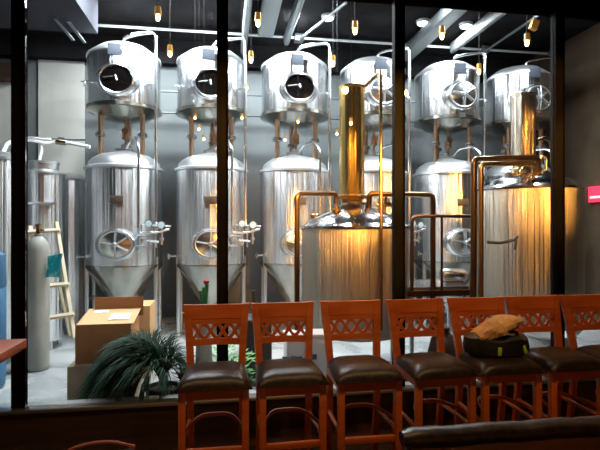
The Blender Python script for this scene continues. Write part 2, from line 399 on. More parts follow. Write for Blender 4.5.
# ------------------------------------------------------------------ tanks
TD = 7.38
TX = [(-.2062+.1745*i)*TD+.025 for i in range(6)]
RL, RU = .545, .518
z_l0, z_l1 = 1.07, 2.47      # lower cylinder
z_u0, z_u1 = 3.40, 4.12
def door(t, zc, ysurf, rx, rz, closed, px=0):
    """oval manway facing -Y; parts belong to t"""
    k = rz/rx; c = (px, 0, zc)
    m = MB()
    prof = [(rx*1.42, -ysurf-.12), (rx*1.34, -ysurf-.02), (rx*1.22, -ysurf+.03), (rx*1.12, -ysurf+.05), (rx*1.04, -ysurf+.05), (rx*1.02, -ysurf-.10)]
    # collar: outer and inner wall
    m.lathe([(r, h) for r, h in prof], c=c, axis='Y', seg=44, sy=k)
    co = m.build('manway_collar', 'steel', t)
    if closed:
        m = MB().lathe([(rx*1.0, -ysurf+.03), (rx*.97, -ysurf+.062), (rx*.6, -ysurf+.085), (0, -ysurf+.095)], c=c, axis='Y', seg=40, sy=k)
        dr = m.build('manway_door', 'steel', t)
        m = MB().ring((px, ysurf-.06, zc), rx*1.0, .012, sx=1, sy=k); m.build('door_rim', 'satin', dr)
        y = ysurf-.13
        m = MB()
        for a in (.25, .25+PI/2, .25+PI, .25+3*PI/2) if False else (PI/2, PI*.94, PI*1.5, PI*1.82, PI*.2):
            m.tube([(px, y, zc), (px+math.cos(a)*rx*.9, y+.03, zc+math.sin(a)*rz*.98)], .011, 8)
        m.lathe([(.03, .06), (.035, .16), (.02, .18), (0, .18)], c=(px, ysurf+.02, zc), axis='Y', seg=16)
        m.build('door_handle', 'satin', dr)
    else:
        m = MB().lathe([(rx*1.01, -ysurf+.012), (rx*1.01, -ysurf+.03), (0, -ysurf+.034)], c=c, axis='Y', seg=40, sy=k)
        dr = m.build('manway_pane', 'dark_pane', t)
        m = MB().tube([(px-rx*.8, ysurf-.05, zc+.01), (px-rx*.2, ysurf-.055, zc+.03)], .008, 8)
        m.tube([(px-.01, ysurf-.05, zc+.05), (px+.01, ysurf-.05, zc-.02)], .005, 6)
        m.build('latch', 'steel', dr)
        m = MB().ring((px, ysurf-.05, zc), rx*1.04, .014, sx=1, sy=k); m.build('manway_rim', 'steel', t)
def lower_tank():
    t = thing('fermenter_tank', 'x', 'tank', (0, 0, 0), 0, 'lower row of conical steel tanks')
    m = MB().lathe([(RL-.005, z_l0+.01), (RL, z_l0+.03), (RL, z_l1-.02), (RL-.004, z_l1)], seg=64); m.build('tank_shell', 'tank', t)
    m = MB().lathe([(RL-.004, z_l1), (RL+.018, z_l1+.005), (RL+.016, z_l1+.035), (RL-.035, z_l1+.06), (RL-.05, z_l1+.12), (RL-.09, z_l1+.165), (RL*.66, z_l1+.225), (RL*.4, z_l1+.26), (.14, z_l1+.275), (.14, z_l1+.295), (0, z_l1+.30)], seg=64)
    dm = m.build('tank_dome', 'dome', t)
    MB().lathe([(.10, z_l1+.29), (.13, z_l1+.31), (.13, z_l1+.33), (.05, z_l1+.34), (.05, z_l1+.39), (0, z_l1+.40)], seg=24).build('top_cap', 'satin', dm)
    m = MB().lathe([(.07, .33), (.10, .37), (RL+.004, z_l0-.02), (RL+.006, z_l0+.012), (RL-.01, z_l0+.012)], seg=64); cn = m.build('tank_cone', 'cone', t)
    m = MB().lathe([(.045, .20), (.06, .22), (.06, .24), (.04, .25), (.04, .31), (.09, .32), (.09, .35), (.05, .35)], seg=24); m.tube([(0, 0, .24), (0, -.22, .24), (0, -.22, .18)], .025, 10, .05)
    m.build('outlet_valve', 'steel', cn)
    for a in (22, 158, 202, 338):
        x, y = math.cos(math.radians(a))*.52, math.sin(math.radians(a))*.52
        lg = MB().tube([(x, y, .02), (x, y, z_l0+.12)], .032, 14).build('leg', 'satin', t)
        MB().lathe([(.06, 0), (.06, .02), (.03, .04)], c=(x, y, 0), seg=16).build('foot', 'satin', lg)
    k = .52*math.cos(math.radians(22)); k2 = .52*math.sin(math.radians(22))
    m = MB()
    for z in (.28, .58):
        if z < .4: m.tube([(-k, k2, z), (k, k2, z)], .016, 8)
        m.tube([(-k, -k2, z), (-k, k2, z)], .016, 8); m.tube([(k, -k2, z), (k, k2, z)], .016, 8)
    m.build('leg_brace', 'satin', t)
    door(t, 1.39, -RL+.015, .215, .18, True)
    m = MB().box((-.09, -RL-.018, 1.96), (.09, -RL+.03, 2.07), bevel=.004); m.build('name_plate', 'plate', t)
    # dip pipe over the dome and down the front right
    m = MB().tube([(.05, -.1, z_l1+.32), (.12, -.18, z_l1+.44), (.24, -.42, z_l1+.44), (.30, -.56, z_l1+.30), (.30, -.58, 1.62)], .02, 10, .08)
    m.build('spray_pipe', 'steel', t)
    # sample valve cluster on the right shoulder, with dial
    m = MB()
    m.tube([(.30, -.58, 1.62), (.30, -.58, 1.55), (.52, -.52, 1.55), (.70, -.45, 1.60)], .018, 8, .04)
    m.tube([(.40, -.55, 1.44), (.56, -.50, 1.42)], .018, 8); m.tube([(.44, -.54, 1.36), (.44, -.54, 1.72)], .014, 8)
    m.tube([(.60, -.46, 1.38), (.60, -.46, 1.70)], .014, 8)
    m.lathe([(.03, -.02), (.03, .02)], c=(.44, -.54, 1.40), seg=14); m.lathe([(.03, -.02), (.03, .02)], c=(.60, -.46, 1.46), seg=14)
    m.tube([(.24, -.5, 1.36), (.38, -.56, 1.36)], .014, 8); m.tube([(.27, -.46, 1.50), (.44, -.54, 1.50)], .012, 8)
    m.tube([(.36, -.56, 1.66), (.72, -.44, 1.64)], .013, 8); m.tube([(.52, -.50, 1.34), (.52, -.50, 1.60)], .013, 8); m.tube([(.34, -.57, 1.40), (.34, -.57, 1.66)], .010, 8)
    m.lathe([(.03, -.02), (.03, .02)], c=(.52, -.50, 1.60), seg=14); m.lathe([(.028, -.02), (.028, .02)], c=(.34, -.57, 1.45), seg=14)
    vc = m.build('valve_cluster', 'satin', t)
    for x, y, z in ((.44, -.58, 1.68), (.60, -.50, 1.66)):
        gg = MB().lathe([(.05, -.01), (.056, 0), (.056, .03), (.046, .035)], c=(x, y, z), axis='Y', seg=22).build('gauge', 'steel', vc)
        gg2 = MB().lathe([(.045, .03), (.045, .038), (0, .039)], c=(x, y, z), axis='Y', seg=22).build('gauge_dial', 'dial', vc)
    m = MB().tube([(-RL*.96, -.2, 1.20), (-RL*.96-.10, -.28, 1.20)], .016, 8); m.tube([(-RL*.96-.09, -.28, 1.16), (-RL*.96-.09, -.28, 1.24)], .014, 8)
    m.build('sample_tap', 'steel', t)
    return t
def upper_tank(closed):
    t = thing('upper_tank', 'x', 'tank', (0, 0, 0), 0, 'upper row of steel tanks on posts')
    MB().lathe([(RU-.005, z_u0), (RU, z_u0+.01), (RU, z_u1-.02), (RU-.004, z_u1)], seg=64).build('tank_shell', 'tank', t)
    MB().lathe([(RU-.004, z_u1), (RU+.012, z_u1+.004), (RU+.006, z_u1+.03), (RU-.08, z_u1+.10), (RU*.68, z_u1+.165), (RU*.3, z_u1+.205), (0, z_u1+.215)], seg=64).build('tank_dome', 'dome', t)
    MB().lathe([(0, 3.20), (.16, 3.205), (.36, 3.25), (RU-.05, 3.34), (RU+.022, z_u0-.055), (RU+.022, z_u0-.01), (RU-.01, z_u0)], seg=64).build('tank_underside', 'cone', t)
    zb = z_l1+.20
    for a in (215, 325, 90):
        x, y = math.cos(math.radians(a))*.36, math.sin(math.radians(a))*.36
        lg = MB().tube([(x, y, zb), (x, y, 3.28)], .034, 14).build('support_post', 'copper', t)
        MB().lathe([(.035, -.03), (.075, -.025), (.075, -.005), (.06, 0), (.075, .005), (.075, .025), (.035, .03)], c=(x, y, 2.97), seg=22).build('flange', 'steel', lg)
    m = MB().tube([(.02, 0, z_l1+.40), (.02, 0, 3.22)], .02, 10); m.lathe([(.06, -.05), (.06, .05)], c=(.02, 0, 3.0), seg=16)
    m.lathe([(.05, -.02), (.055, 0), (.05, .02)], c=(.02, -.05, 3.06), axis='Y', seg=18)
    m.build('centre_valve', 'copper', t)
    m = MB().tube([(.02, -.20, z_u1+.12), (.02, -.20, z_u1+.27), (.22, -.24, z_u1+.32), (.50, -.32, z_u1+.34), (.50, -.32, 1.66), (.56, -.46, 1.62)], .023, 12, .09)
    m.build('down_pipe', 'steel', t)
    door(t, 3.69, -RU+.015, .215, .19, closed)
    MB().box((-.12, -RU-.012, 4.03), (.06, -RU+.03, 4.19), bevel=.004).build('tank_plate', 'greyplate', t)
    m = MB()
    for s in (-1, 1):
        m.tube([(s*.40, -.34, 3.68), (s*.45, -.42, 3.66), (s*.45, -.42, 3.60)], .013, 8, .02); m.tube([(s*.38, -.43, 3.67), (s*.50, -.40, 3.67)], .010, 8)
    m.build('side_tap', 'steel', t)
    return t
lt = lower_tank(); uo = upper_tank(False); uc = upper_tank(True); index()
ll = ['lower conical steel tank at the far left of the row, behind the cardboard boxes',
      'second lower conical steel tank from the left, with a green plant in front',
      'third lower conical steel tank, partly behind the left brewing kettle',
      'lower steel tank almost hidden behind the golden chimney kettle',
      'lower steel tank seen through the handrail between the two kettles',
      'lower steel tank almost hidden behind the right brewing kettle']
ul = ['upper steel tank at far left with open dark oval hatch',
      'second upper steel tank with open dark oval hatch, left of the second window bar',
      'third upper steel tank with dark oval hatch, right of the second window bar',
      'upper steel tank behind the left golden chimney, hatch closed',
      'upper steel tank right of the third window bar with closed round hatch',
      'rightmost upper steel tank, behind the right kettle chimney']
for i in range(6):
    if i == 0: lt.location = (TX[0], TD, 0); lt['label'] = ll[0]; uo.location = lt.location; uo['label'] = ul[0]
    else:
        dup(lt, (TX[i], TD, 0), 0, ll[i])
        if i < 3: dup(uo, (TX[i], TD, 0), 0, ul[i])
        elif i == 3: uc.location = (TX[3], TD, 0); uc['label'] = ul[3]
        else: dup(uc, (TX[i], TD, 0), 0, ul[i])

# ------------------------------------------------------------------ brewing kettles
KD = 5.15
def kettle(cx, zr, label, chim_px, ztop_, r_ch, m_ch, rk=.60, steps=True):
    t = thing('brewing_kettle', label, 'kettle', (cx, KD, 0))
    z0 = .55 if zr < 1.8 else .50
    MB().lathe([(rk-.06, z0-.08), (rk, z0), (rk, zr-.03), (rk-.004, zr-.01)], seg=72).build('kettle_body', 'kettle', t)
    MB().lathe([(rk-.005, zr-.02), (rk+.012, zr-.015), (rk+.012, zr+.01), (rk-.02, zr+.03), (rk*.90, zr+.05), (rk*.88, zr+.075), (rk*.58, zr+.16), (rk*.42, zr+.20), (r_ch+.05, zr+.235), (r_ch+.02, zr+.25), (r_ch+.02, zr+.27), (0, zr+.27)], seg=72).build('kettle_lid', 'lid', t)
    x = GX(chim_px, KD)-cx
    zn = zr+.25
    MB().lathe([(r_ch*.95, zn), (r_ch*.80, zn+.05), (r_ch*1.15, zn+.06), (r_ch*1.22, zn+.075), (r_ch*1.22, zn+.10), (r_ch*1.05, zn+.115), (r_ch*.9, zn+.115)], c=(x, 0, 0), seg=40).build('chimney_clamp', 'brass', t)
    if ztop_ == 'dome': pass
    MB().lathe([(r_ch*.98, zn+.11), (r_ch, zn+.12), (r_ch, ztop_-.03), (r_ch+.006, ztop_-.025), (r_ch+.006, ztop_), (r_ch*.9, ztop_+.004), (0, ztop_+.02)], c=(x, 0, 0), seg=48).build('chimney', m_ch, t)
    for a in (40, 140, 220, 320):
        lx, ly = math.cos(math.radians(a))*.48, math.sin(math.radians(a))*.48
        MB().tube([(lx, ly, 0), (lx, ly, z0+.02)], .035, 12).build('leg', 'satin', t)
    return t
k1x = GX(355, KD); k2x = GX(527, KD)
z1 = GZ(355, 227, KD); z2 = GZ(527, 190, KD)
k1 = kettle(k1x, z1, 'left brewing kettle with tall golden chimney, behind the third chair', 352, GZ(352, 87, KD), .142, M['gold'])
k2 = kettle(k2x, z2, 'right taller brewing kettle with shorter chimney, crossed by the right window bar', 523, GZ(523, 95, KD), .138, M['kettle'])
z = z1+.10
def rel(px, py, D, t): return P(px, py, D)-t.location
# lid hardware kettle 1
m = MB().lathe([(.035, .0), (.035, .07), (.05, .07), (.05, .09), (.03, .10), (.03, .13)], c=(rel(336, 206, KD-.2, k1).x, -.2, z1+.10), seg=20)
m.build('pipe_fitting', 'brass', k1)
m = MB().ring((rel(386, 203, KD-.05, k1).x, -.05, z1+.20), .08, .016); m.tube([rel(376, 205, KD-.05, k1), rel(396, 205, KD-.05, k1)], .02)
m.tube([rel(386, 196, KD-.05, k1), rel(384, 215, KD-.05, k1)], .018); m.build('hatch_wheel', 'brass', k1)
MB().lathe([(.05, 0), (.05, .12), (.04, .13)], c=(-.44, .1, z1+.02), seg=20).build('vent_stub', 'brass', k1)
m = MB().lathe([(.30, 0), (.29, .05), (.2, .08)], c=(.1, -.02, z2+.1), seg=40)
m.b.free()
m = MB().lathe([(.13, 0), (.13, .09), (.09, .13), (0, .14)], c=(-.24, -.12, z2+.10), seg=30, sx=1.2); m.build('lid_hatch', 'steel', k2)
m = MB().ring((-.20, -.30, z2+.17), .07, .014, sx=1.3); m.build('hatch_wheel', 'brass', k2)
m = MB().tube([rel(546, 170, KD-.1, k2), rel(546, 158, KD-.1, k2), rel(541, 155, KD-.1, k2), rel(539, 162, KD-.1, k2)], .018, 10, .04); m.build('lid_hook', 'steel', k2)
# sampling tap
m = MB().tube([rel(487, 242, KD-.62, k2), rel(500, 243, KD-.65, k2), rel(514, 240, KD-.65, k2), rel(517, 237, KD-.62, k2)], .017, 8, .03); m.tube([rel(516, 240, KD-.65, k2), rel(515, 250, KD-.65, k2)], .014)
m.build('tap', 'dark', k2)

# pipes around the kettles
D1 = KD-.62
def pipe(name, pts, r, m, label, bend=.06): return tag(MB().tube([P(*p) for p in pts], r, 12, bend).build(name, m), label, 'pipe')
xb = P(297, 225, 4.75)
pipe('kettle_pipe', [(336, 204, KD-.2), (336, 193.5, KD-.2), (297, 193.5, KD-.55), (297, 330, KD-.55)], .027, 'bronze', 'bronze pipe bending from left kettle lid down its left side')
pipe('kettle_pipe', [(369, 208, KD-.15), (369, 193.5, KD-.2), (433, 195, KD-.3), (433, 330, KD-.3)], .03, 'bronze', 'bronze pipe bending from left kettle lid across to the handrail')
pipe('steam_pipe', [(365, 86, KD-.05), (380.5, 71, KD-.45), (381, 228, KD-.63), (381, 330, KD-.63)], .018, 'brass', 'thin brass pipe rising in front of left kettle to its chimney top', .02)
pipe('transfer_pipe', [(538, 172, KD-.25), (538, 157.5, KD-.3), (474, 159, KD-.55), (473, 335, KD-.55)], .033, 'bronze', 'outer of the twin bronze pipes left of the right kettle')
pipe('transfer_pipe', [(534, 176, KD-.35), (534, 163, KD-.42), (481, 164, KD-.66), (481, 335, KD-.66)], .027, 'brass', 'inner of the twin bronze pipes, nearest the right kettle')
# right service pipe beyond the right chimney
pipe('vent_pipe', [(538, 140, 5.6), (545, 137, 5.6), (551, 142, 5.6), (552, 165, 5.6)], .022, 'bronze', 'short curved vent pipe right of the right chimney')
# platform with handrail
dz = GZ(440, 300, KD-.2)
xa, xc = GX(412, KD-.35), GX(471, KD-.35)
t = thing('handrail_platform', 'bronze handrail frame and steel step between the two kettles', 'railing', ((xa+xc)/2, KD-.35, 0))
hw = (xc-xa)/2; zt = GZ(440, 216, KD-.35); zb = GZ(440, 293, KD-.35)
MB().tube([(-hw, 0, zb), (-hw, 0, zt), (hw, 0, zt)], .02, 10, .08).build('top_rail', 'bronze', t)
MB().tube([(0, 0, zb), (0, 0, zt)], .014, 8).build('rail_post', 'bronze', t)
MB().box((-hw-.05, -.03, zb-.03), (hw, .03, zb+.03)).build('bottom_rail', 'bronze', t)
MB().box((-hw, .05, zb+.02), (hw, .75, zb+.06)).build('deck', 'steel', t)
for s in (-1, 1):
    for y in (.08, .70): MB().tube([(s*(hw-.03), y, 0), (s*(hw-.03), y, zb+.02)], .025, 10).build('leg', 'satin', t)
x_ = MB().box((-.11, .1, -.11), (.11, .2, .11)); x_.b.free()
mt = thing('drive_motor', 'small steel pump on the step between the kettles', 'pump', (GX(450, KD), KD-.1, zb+.06))
MB().lathe([(.07, -.16), (.08, -.14), (.08, .1), (.05, .14)], c=(0, 0, .10), axis='X', seg=24).build('pump_body', 'steel', mt)
MB().box((-.13, -.06, 0), (.10, .06, .025)).build('pump_base', 'satin', mt)

# ------------------------------------------------------------------ left corner vats, hoses, cylinder, ladder
def vat(px, D, r, pyt, label, neck):
    x = GX(px, D); z = GZ(px, pyt, D)
    t = thing('storage_vat', label, 'tank', (x, D, 0))
    MB().lathe([(r-.01, .12), (r, .14), (r, z-.01), (r-.01, z)], seg=48).build('vat_shell', 'tank', t)
    if neck:
        MB().lathe([(r+.015, z-.01), (r+.015, z+.01), (r*.8, z+.04), (r*.72, z+.05), (r*.72, z+.13), (r*.78, z+.14), (r*.78, z+.16), (r*.3, z+.18), (0, z+.19)], seg=48).build('vat_lid', 'satin', t)
    else:
        MB().lathe([(r+.012, z-.01), (r+.012, z+.02), (r*.6, z+.09), (0, z+.12)], seg=48).build('vat_lid', 'satin', t)
    for a in (45, 135, 225, 315):
        MB().tube([(math.cos(math.radians(a))*r*.8, math.sin(math.radians(a))*r*.8, 0), (math.cos(math.radians(a))*r*.8, math.sin(math.radians(a))*r*.8, .13)], .025, 8).build('leg', 'satin', t)
    return t
v1 = vat(43, 6.85, .27, 174, 'shiny steel vat with a lidded neck behind the gas cylinder', True)
MB().box((-.08, -.285, 1.93), (.22, -.20, 1.955)).build('side_bracket', 'satin', v1)
vat(70, 7.75, .24, 180, 'plain grey steel vat between lidded vat and first big tank', False)
vat(-4, 6.2, .27, 160, 'steel vat cut by the left edge behind the wooden table', False)
t = thing('plastic_barrel', 'blue plastic barrel at the left edge of the photo', 'barrel', (GX(-19, 5.2), 5.2, 0))
MB().lathe([(.18, 0), (.21, .03), (.22, .3), (.205, .32), (.22, .34), (.22, 1.0), (.205, 1.02), (.22, 1.05), (.21, 1.36), (.12, 1.42), (0, 1.43)], seg=36).build('barrel_body', 'blue', t)
MB().lathe([(.06, 1.40), (.06, 1.47), (0, 1.48)], seg=20).build('barrel_cap', 'white', t)
t = thing('white_hose', 'white hose with valve running from the left over the vats to first tank', 'hose', P(60, 142, 7.0))
L0 = t.location
MB().tube([P(2, 155, 6.3)-L0, P(8, 142, 6.6)-L0, P(30, 139, 6.8)-L0, P(48, 144, 7.0)-L0, P(60, 141, 7.0)-L0, P(74, 144, 7.0)-L0, P(90, 147, 6.95)-L0], .026, 10, .1).build('hose', 'hose', t)
MB().tube([P(40, 143, 6.95)-L0, P(42, 150, 6.95)-L0, P(38, 165, 6.87)-L0], .02, 10, .05).build('hose_branch', 'hose', t)
m = MB().tube([P(56, 142, 7)-L0, P(66, 143, 7)-L0], .034, 10); m.tube([P(58, 138, 7)-L0, P(64, 138.5, 7)-L0], .012, 8); m.tube([P(61, 142, 7)-L0, P(61, 138, 7)-L0], .012, 8)
m.build('valve', 'brass', t)
MB().tube([P(30, 138, 6.8)-L0+Vector((0, -.05, 0)), P(50, 139, 7)-L0, P(70, 140, 7)-L0, P(86, 140, 7)-L0], .014, 8, .05).build('thin_pipe', 'steel', t)

cx, cy = GX(38, 5.8), 5.8
t = thing('gas_cylinder', 'tall worn grey gas cylinder standing beside the left window bar', 'gas cylinder', (cx, cy, 0))
MB().lathe([(.10, 0), (.118, .02), (.12, .05), (.12, 1.36), (.11, 1.44), (.075, 1.50), (.045, 1.53), (.045, 1.56), (0, 1.56)], seg=36).build('cylinder_body', 'cyl', t)
m = MB().lathe([(.022, 1.55), (.022, 1.64), (.03, 1.64), (.03, 1.67), (0, 1.67)], seg=16); m.tube([(0, 0, 1.6), (.07, -.02, 1.6)], .014, 8)
m.build('cylinder_valve', 'brass', t)
t = thing('wooden_ladder', 'pale wooden stepladder leaning between gas cylinder and boxes', 'ladder', (GX(60, 6.1), 6.1, 0))
def lr(px, py, D): return P(px, py, D)-t.location
MB().tube([lr(56, 222, 6.25), lr(74, 338, 5.85)], .030, 4).build('stile', 'ladder', t)
MB().tube([lr(30, 226, 6.25), lr(35, 345, 5.85)], .030, 4).build('stile', 'ladder', t)
MB().tube([lr(59, 285, 6.12), lr(70, 335, 6.35)], .022, 4).build('brace', 'ladder', t)
for a, b in (((28, 232, 6.2), (60, 230, 6.2)), ((33, 287, 6.0), (69, 284, 6.0)), ((33, 320, 5.9), (74, 314, 5.9))):
    MB().tube([lr(*a), lr(*b)], .028, 4).build('rung', 'ladder', t)
# teal cloth draped
c0 = P(56, 266, 6.02)
m = MB(); nx, nz_ = 12, 10; grid = []
for i in range(nx):
    r_ = []
    for j in range(nz_):
        u, v = i/(nx-1), j/(nz_-1)
        q = P(48+u*15-2*v, 256+v*21-u*(1-v)*3, 5.75)
        r_.append(m.b.verts.new((q.x, q.y+.02*math.sin(u*9+v*4)-.02, q.z)))
    grid.append(r_)
for i in range(nx-1):
    for j in range(nz_-1): m.b.faces.new((grid[i][j], grid[i+1][j], grid[i+1][j+1], grid[i][j+1]))
bmesh.ops.solidify(m.b, geom=m.b.faces[:], thickness=.008)
tag(m.build('teal_cloth', 'teal'), 'teal and white cloth hung on the wooden stepladder', 'cloth')

# ------------------------------------------------------------------ cardboard boxes
def carton(name, px0, px1, D0, dep, z0, z1, label, rz=0, bm_='card'):
    x0, x1 = GX(px0, D0), GX(px1, D0); w_ = x1-x0; h = z1-z0
    t = thing(name, label, 'box', ((x0+x1)/2, D0+dep/2, z0), rz)
    MB().box((-w_/2, -dep/2, 0), (w_/2, dep/2, h), bevel=.004).build('box_body', bm_, t)
    return t, w_, dep, h
zlow = GZ(70, 366, 4.45)
tb, w_, dp, h = carton('cardboard_box', 67, 132, 4.42, .50, 0, zlow, 'bottom cardboard box under the open one, beside the palm', 0, 'cardgrey')
MB().box((-w_/2, -.03, h), (w_/2, .03, h+.002)).build('tape', 'cardtop', tb)
tb, w_, dp, h = carton('cardboard_box', 75, 131, 4.50, .42, zlow, GZ(100, 325, 4.5), 'open cardboard box with white labels on its lid, stacked on another box', math.radians(0))
fl = MB(); fl.box((-w_/2+.01, -dp/2-.0, h), (w_/2+.02, dp/2, h+.008), rot=Matrix.Rotation(math.radians(10), 3, 'X')); 
fl = fl.build('top_flap', 'cardtop', tb); fl.location = (0, 0, .035)
fl2 = MB().box((-w_/2+.06, dp/2-.005, h), (w_/2+.04, dp/2+.003, h+.19)).build('rear_flap', 'card', tb)
lb = MB()
lb.box((.02, -.12, h+.002), (.20, .04, h+.006), rot=Matrix.Rotation(math.radians(10), 3, 'X')); lb = lb.build('paper_label', 'label', fl); lb.location = (0, 0, .003)
lb = MB(); lb.box((-.16, .08, h+.002), (-.03, .15, h+.006), rot=Matrix.Rotation(math.radians(10), 3, 'X')); lb = lb.build('paper_label', 'label', fl); lb.location = (0, 0, .026)
x0, x1 = GX(131, 5.3), GX(150, 5.3)
tb = thing('cardboard_box', 'tall narrow cardboard box standing behind the open box', 'box', ((x0+x1)/2-.06, 5.5, 0))
hh = GZ(140, 306, 5.3)
MB().box((-(x1-x0)/2-.06, -.2, 0), ((x1-x0)/2+.06, .2, hh), bevel=.004).build('box_body', 'cardtop', tb)
MB().box((-.03, -.203, hh*.3), (.03, -.199, hh)).build('tape', 'card', tb)

# ------------------------------------------------------------------ palm
base = Vector((GX(163, 4.22), 4.22, 0))
t = thing('potted_palm', 'dark green palm with drooping fronds in front of the boxes', 'plant', base)
MB().lathe([(.10, 0), (.11, .01), (.14, .24), (.15, .26), (.135, .26), (.12, .23), (0, .22)], seg=28).build('pot', 'panelwood', t)
def frond(az, reach, top, droop, n=26, seed=0):
    """az direction, reach outwards, top height of the arch, droop = end height"""
    rnd = random.Random(seed); m = MB(); pts = []
    b0 = Vector((0, 0, .22)); b1 = Vector((math.cos(az)*reach*.12, math.sin(az)*reach*.12, top*1.35)); b2 = Vector((math.cos(az)*reach*.75, math.sin(az)*reach*.75, top*1.15)); b3 = Vector((math.cos(az)*reach, math.sin(az)*reach, droop))
    for i in range(n+1):
        q = i/n; pts.append(b0*(1-q)**3+b1*3*q*(1-q)**2+b2*3*q*q*(1-q)+b3*q**3)
    m.tube(pts, .008, 5, taper=.002)
    side = Vector((-math.sin(az), math.cos(az), 0))
    for i in range(5, n+1):
        q = i/n; d = (pts[i]-pts[i-1])
        dn = d.normalized(); upv = side.cross(dn).normalized()
        if upv.z < 0: upv = -upv
        for sg in (-1, 1):
            for k in (0, .2, .4, .6, .8):
                p0 = pts[i]-d*k
                L = (.24*math.sin(PI*(.15+.75*q))+.05)*rnd.uniform(.8, 1.15)
                dirv = (side*sg*rnd.uniform(.5, .8)+dn*.75+upv*rnd.uniform(.05, .5)).normalized()
                mid = p0+dirv*L*.5; tip = p0+dirv*L+Vector((0, 0, -.30*L))
                wv = dirv.cross(Vector((0, 0, 1))).normalized()*.0045
                vs = [m.b.verts.new(v) for v in (p0, mid-wv, tip, mid+wv, mid+Vector((0, 0, .003)))]
                m.b.faces.new((vs[0], vs[1], vs[4])); m.b.faces.new((vs[0], vs[4], vs[3])); m.b.faces.new((vs[1], vs[2], vs[4])); m.b.faces.new((vs[4], vs[2], vs[3]))
    return m.build('frond', 'leaf', t)
for k, (az, rc, tp, dr) in enumerate(((182, .66, .56, .12), (172, .58, .60, .30), (195, .60, .50, .05), (160, .50, .60, .32), (210, .46, .46, .05), (178, .48, .56, .10), (188, .40, .50, .02),
                                      (230, .30, .44, .05), (140, .36, .58, .30), (100, .26, .54, .30), (30, .20, .48, .22), (350, .20, .40, .10), (300, .24, .40, .08), (200, .30, .42, .0), (168, .70, .48, .06))):
    frond(math.radians(az), rc, tp, dr, seed=k)

# flowering stem in a tall vase
vx = GX(204, 4.35)
t = thing('flower_vase', 'tall pale vase holding a green stem with one red bloom', 'vase', (vx, 4.35, 0))
zv = GZ(204, 306, 4.35)
MB().lathe([(.07, 0), (.08, .01), (.085, .3), (.06, zv-.12), (.045, zv-.04), (.055, zv), (.04, zv-.01), (.035, zv-.05), (0, zv-.06)], seg=28).build('vase_body', 'pot', t)
m = MB()
for dx in (-.022, 0, .02): m.tube([(dx*.4, 0, zv-.05), (dx, 0, zv+.10), (dx*1.3, .005, zv+.17+dx*1.5)], .018, 8)
m.build('stem', 'green', t)
MB().lathe([(.006, 0), (.022, .015), (.028, .04), (.018, .05), (.01, .035), (0, .03)], c=(.02, -.005, zv+.19), seg=12).build('bloom', 'red', t)

# low foliage behind first chair
t = thing('leafy_plant', 'small bright green bushy plant seen through the first chair back', 'plant', (GX(228, 4.5), 4.5, 0))
MB().lathe([(.10, 0), (.13, .2), (.14, .22), (.11, .2), (0, .19)], seg=24).build('pot', 'white', t)
M['leaf2'] = mat('bright_green_leaf', (.10, .30, .07), .5)
m = MB()
for i in range(220):
    a = random.uniform(0, 2*PI); r_ = random.uniform(0, .26); zz = .2+random.uniform(0, .33)*(1-r_*1.5)
    c = Vector((math.cos(a)*r_, math.sin(a)*r_, zz)); d = Vector((math.cos(a), math.sin(a), random.uniform(-.3, .8))).normalized()*.07
    s_ = d.cross(Vector((0, 0, 1))).normalized()*.018
    vs = [m.b.verts.new(q) for q in (c, c+d*.5+s_, c+d, c+d*.5-s_, c+d*.5+Vector((0, 0, .006)))]
    m.b.faces.new((vs[0], vs[1], vs[4])); m.b.faces.new((vs[1], vs[2], vs[4])); m.b.faces.new((vs[2], vs[3], vs[4])); m.b.faces.new((vs[3], vs[0], vs[4]))
for i in range(6): m.tube([(0, 0, .19), (random.uniform(-.1, .1), random.uniform(-.1, .1), .42)], .006, 5)
m.build('foliage', 'leaf2', t)

# ------------------------------------------------------------------ things on the brewery floor behind the chairs
x0, x1 = GX(240, 4.9), GX(272, 4.9)
t = thing('pump_cabinet', 'black pump cabinet on wheels between first and second chairs', 'cabinet', ((x0+x1)/2, 5.1, 0))
MB().box((-(x1-x0)/2, -.2, .06), ((x1-x0)/2, .2, GZ(255, 320, 4.9)), bevel=.015).build('cabinet_body', 'dark', t)
for sx in (-1, 1):
    for sy in (-1, 1): MB().lathe([(.03, -.012), (.03, .012)], c=(sx*.12, sy*.15, .03), axis='X', seg=16).build('wheel', 'black', t)
MB().tube([(-.02, -.1, GZ(255, 320, 4.9)-.01), (-.02, -.1, GZ(248, 292, 4.9))], .018, 8).build('post', 'dark', t)
t = thing('transfer_pump', 'black pump with valve handle seen through the second chair back', 'pump', (GX(287, 4.27), 4.27, 0))
MB().box((-.13, -.1, 0), (.13, .1, .05), bevel=.01).build('pump_base', 'dark', t)
MB().lathe([(.07, -.14), (.085, -.12), (.085, .08), (.06, .12)], c=(0, 0, .26), axis='X', seg=24).build('motor', 'dark', t)
MB().tube([(0, 0, .05), (0, 0, .24)], .04, 10).build('pedestal', 'dark', t)
m = MB().tube([(.05, -.06, .30), (.05, -.06, .48)], .02, 8); m.tube([(-.05, -.06, .46), (.13, -.06, .46)], .014, 8); m.tube([(-.1, -.06, .38), (.05, -.06, .38)], .018, 8)
m.build('valve', 'dark', t)
x0, x1 = GX(285, 4.62), GX(326, 4.62)
t = thing('white_chest', 'white chest between second and third chairs, under the left kettle', 'chest', ((x0+x1)/2, 4.62, 0))
MB().box((-(x1-x0)/2, -.12, .0), ((x1-x0)/2, .12, GZ(300, 338, 4.5)), bevel=.012).build('chest_body', 'white', t)
MB().box((-(x1-x0)/2-.01, -.13, GZ(300, 338, 4.5)), ((x1-x0)/2+.01, .13, GZ(300, 338, 4.5)+.03), bevel=.008).build('chest_lid', 'white', t)
MB().box((.02, -.124, .35), (.09, -.119, .40)).build('badge', 'blue', t)
t = thing('dark_sack', 'dark brown sack slumped behind the fourth chair', 'sack', (GX(444, 4.5), 4.5, 0))
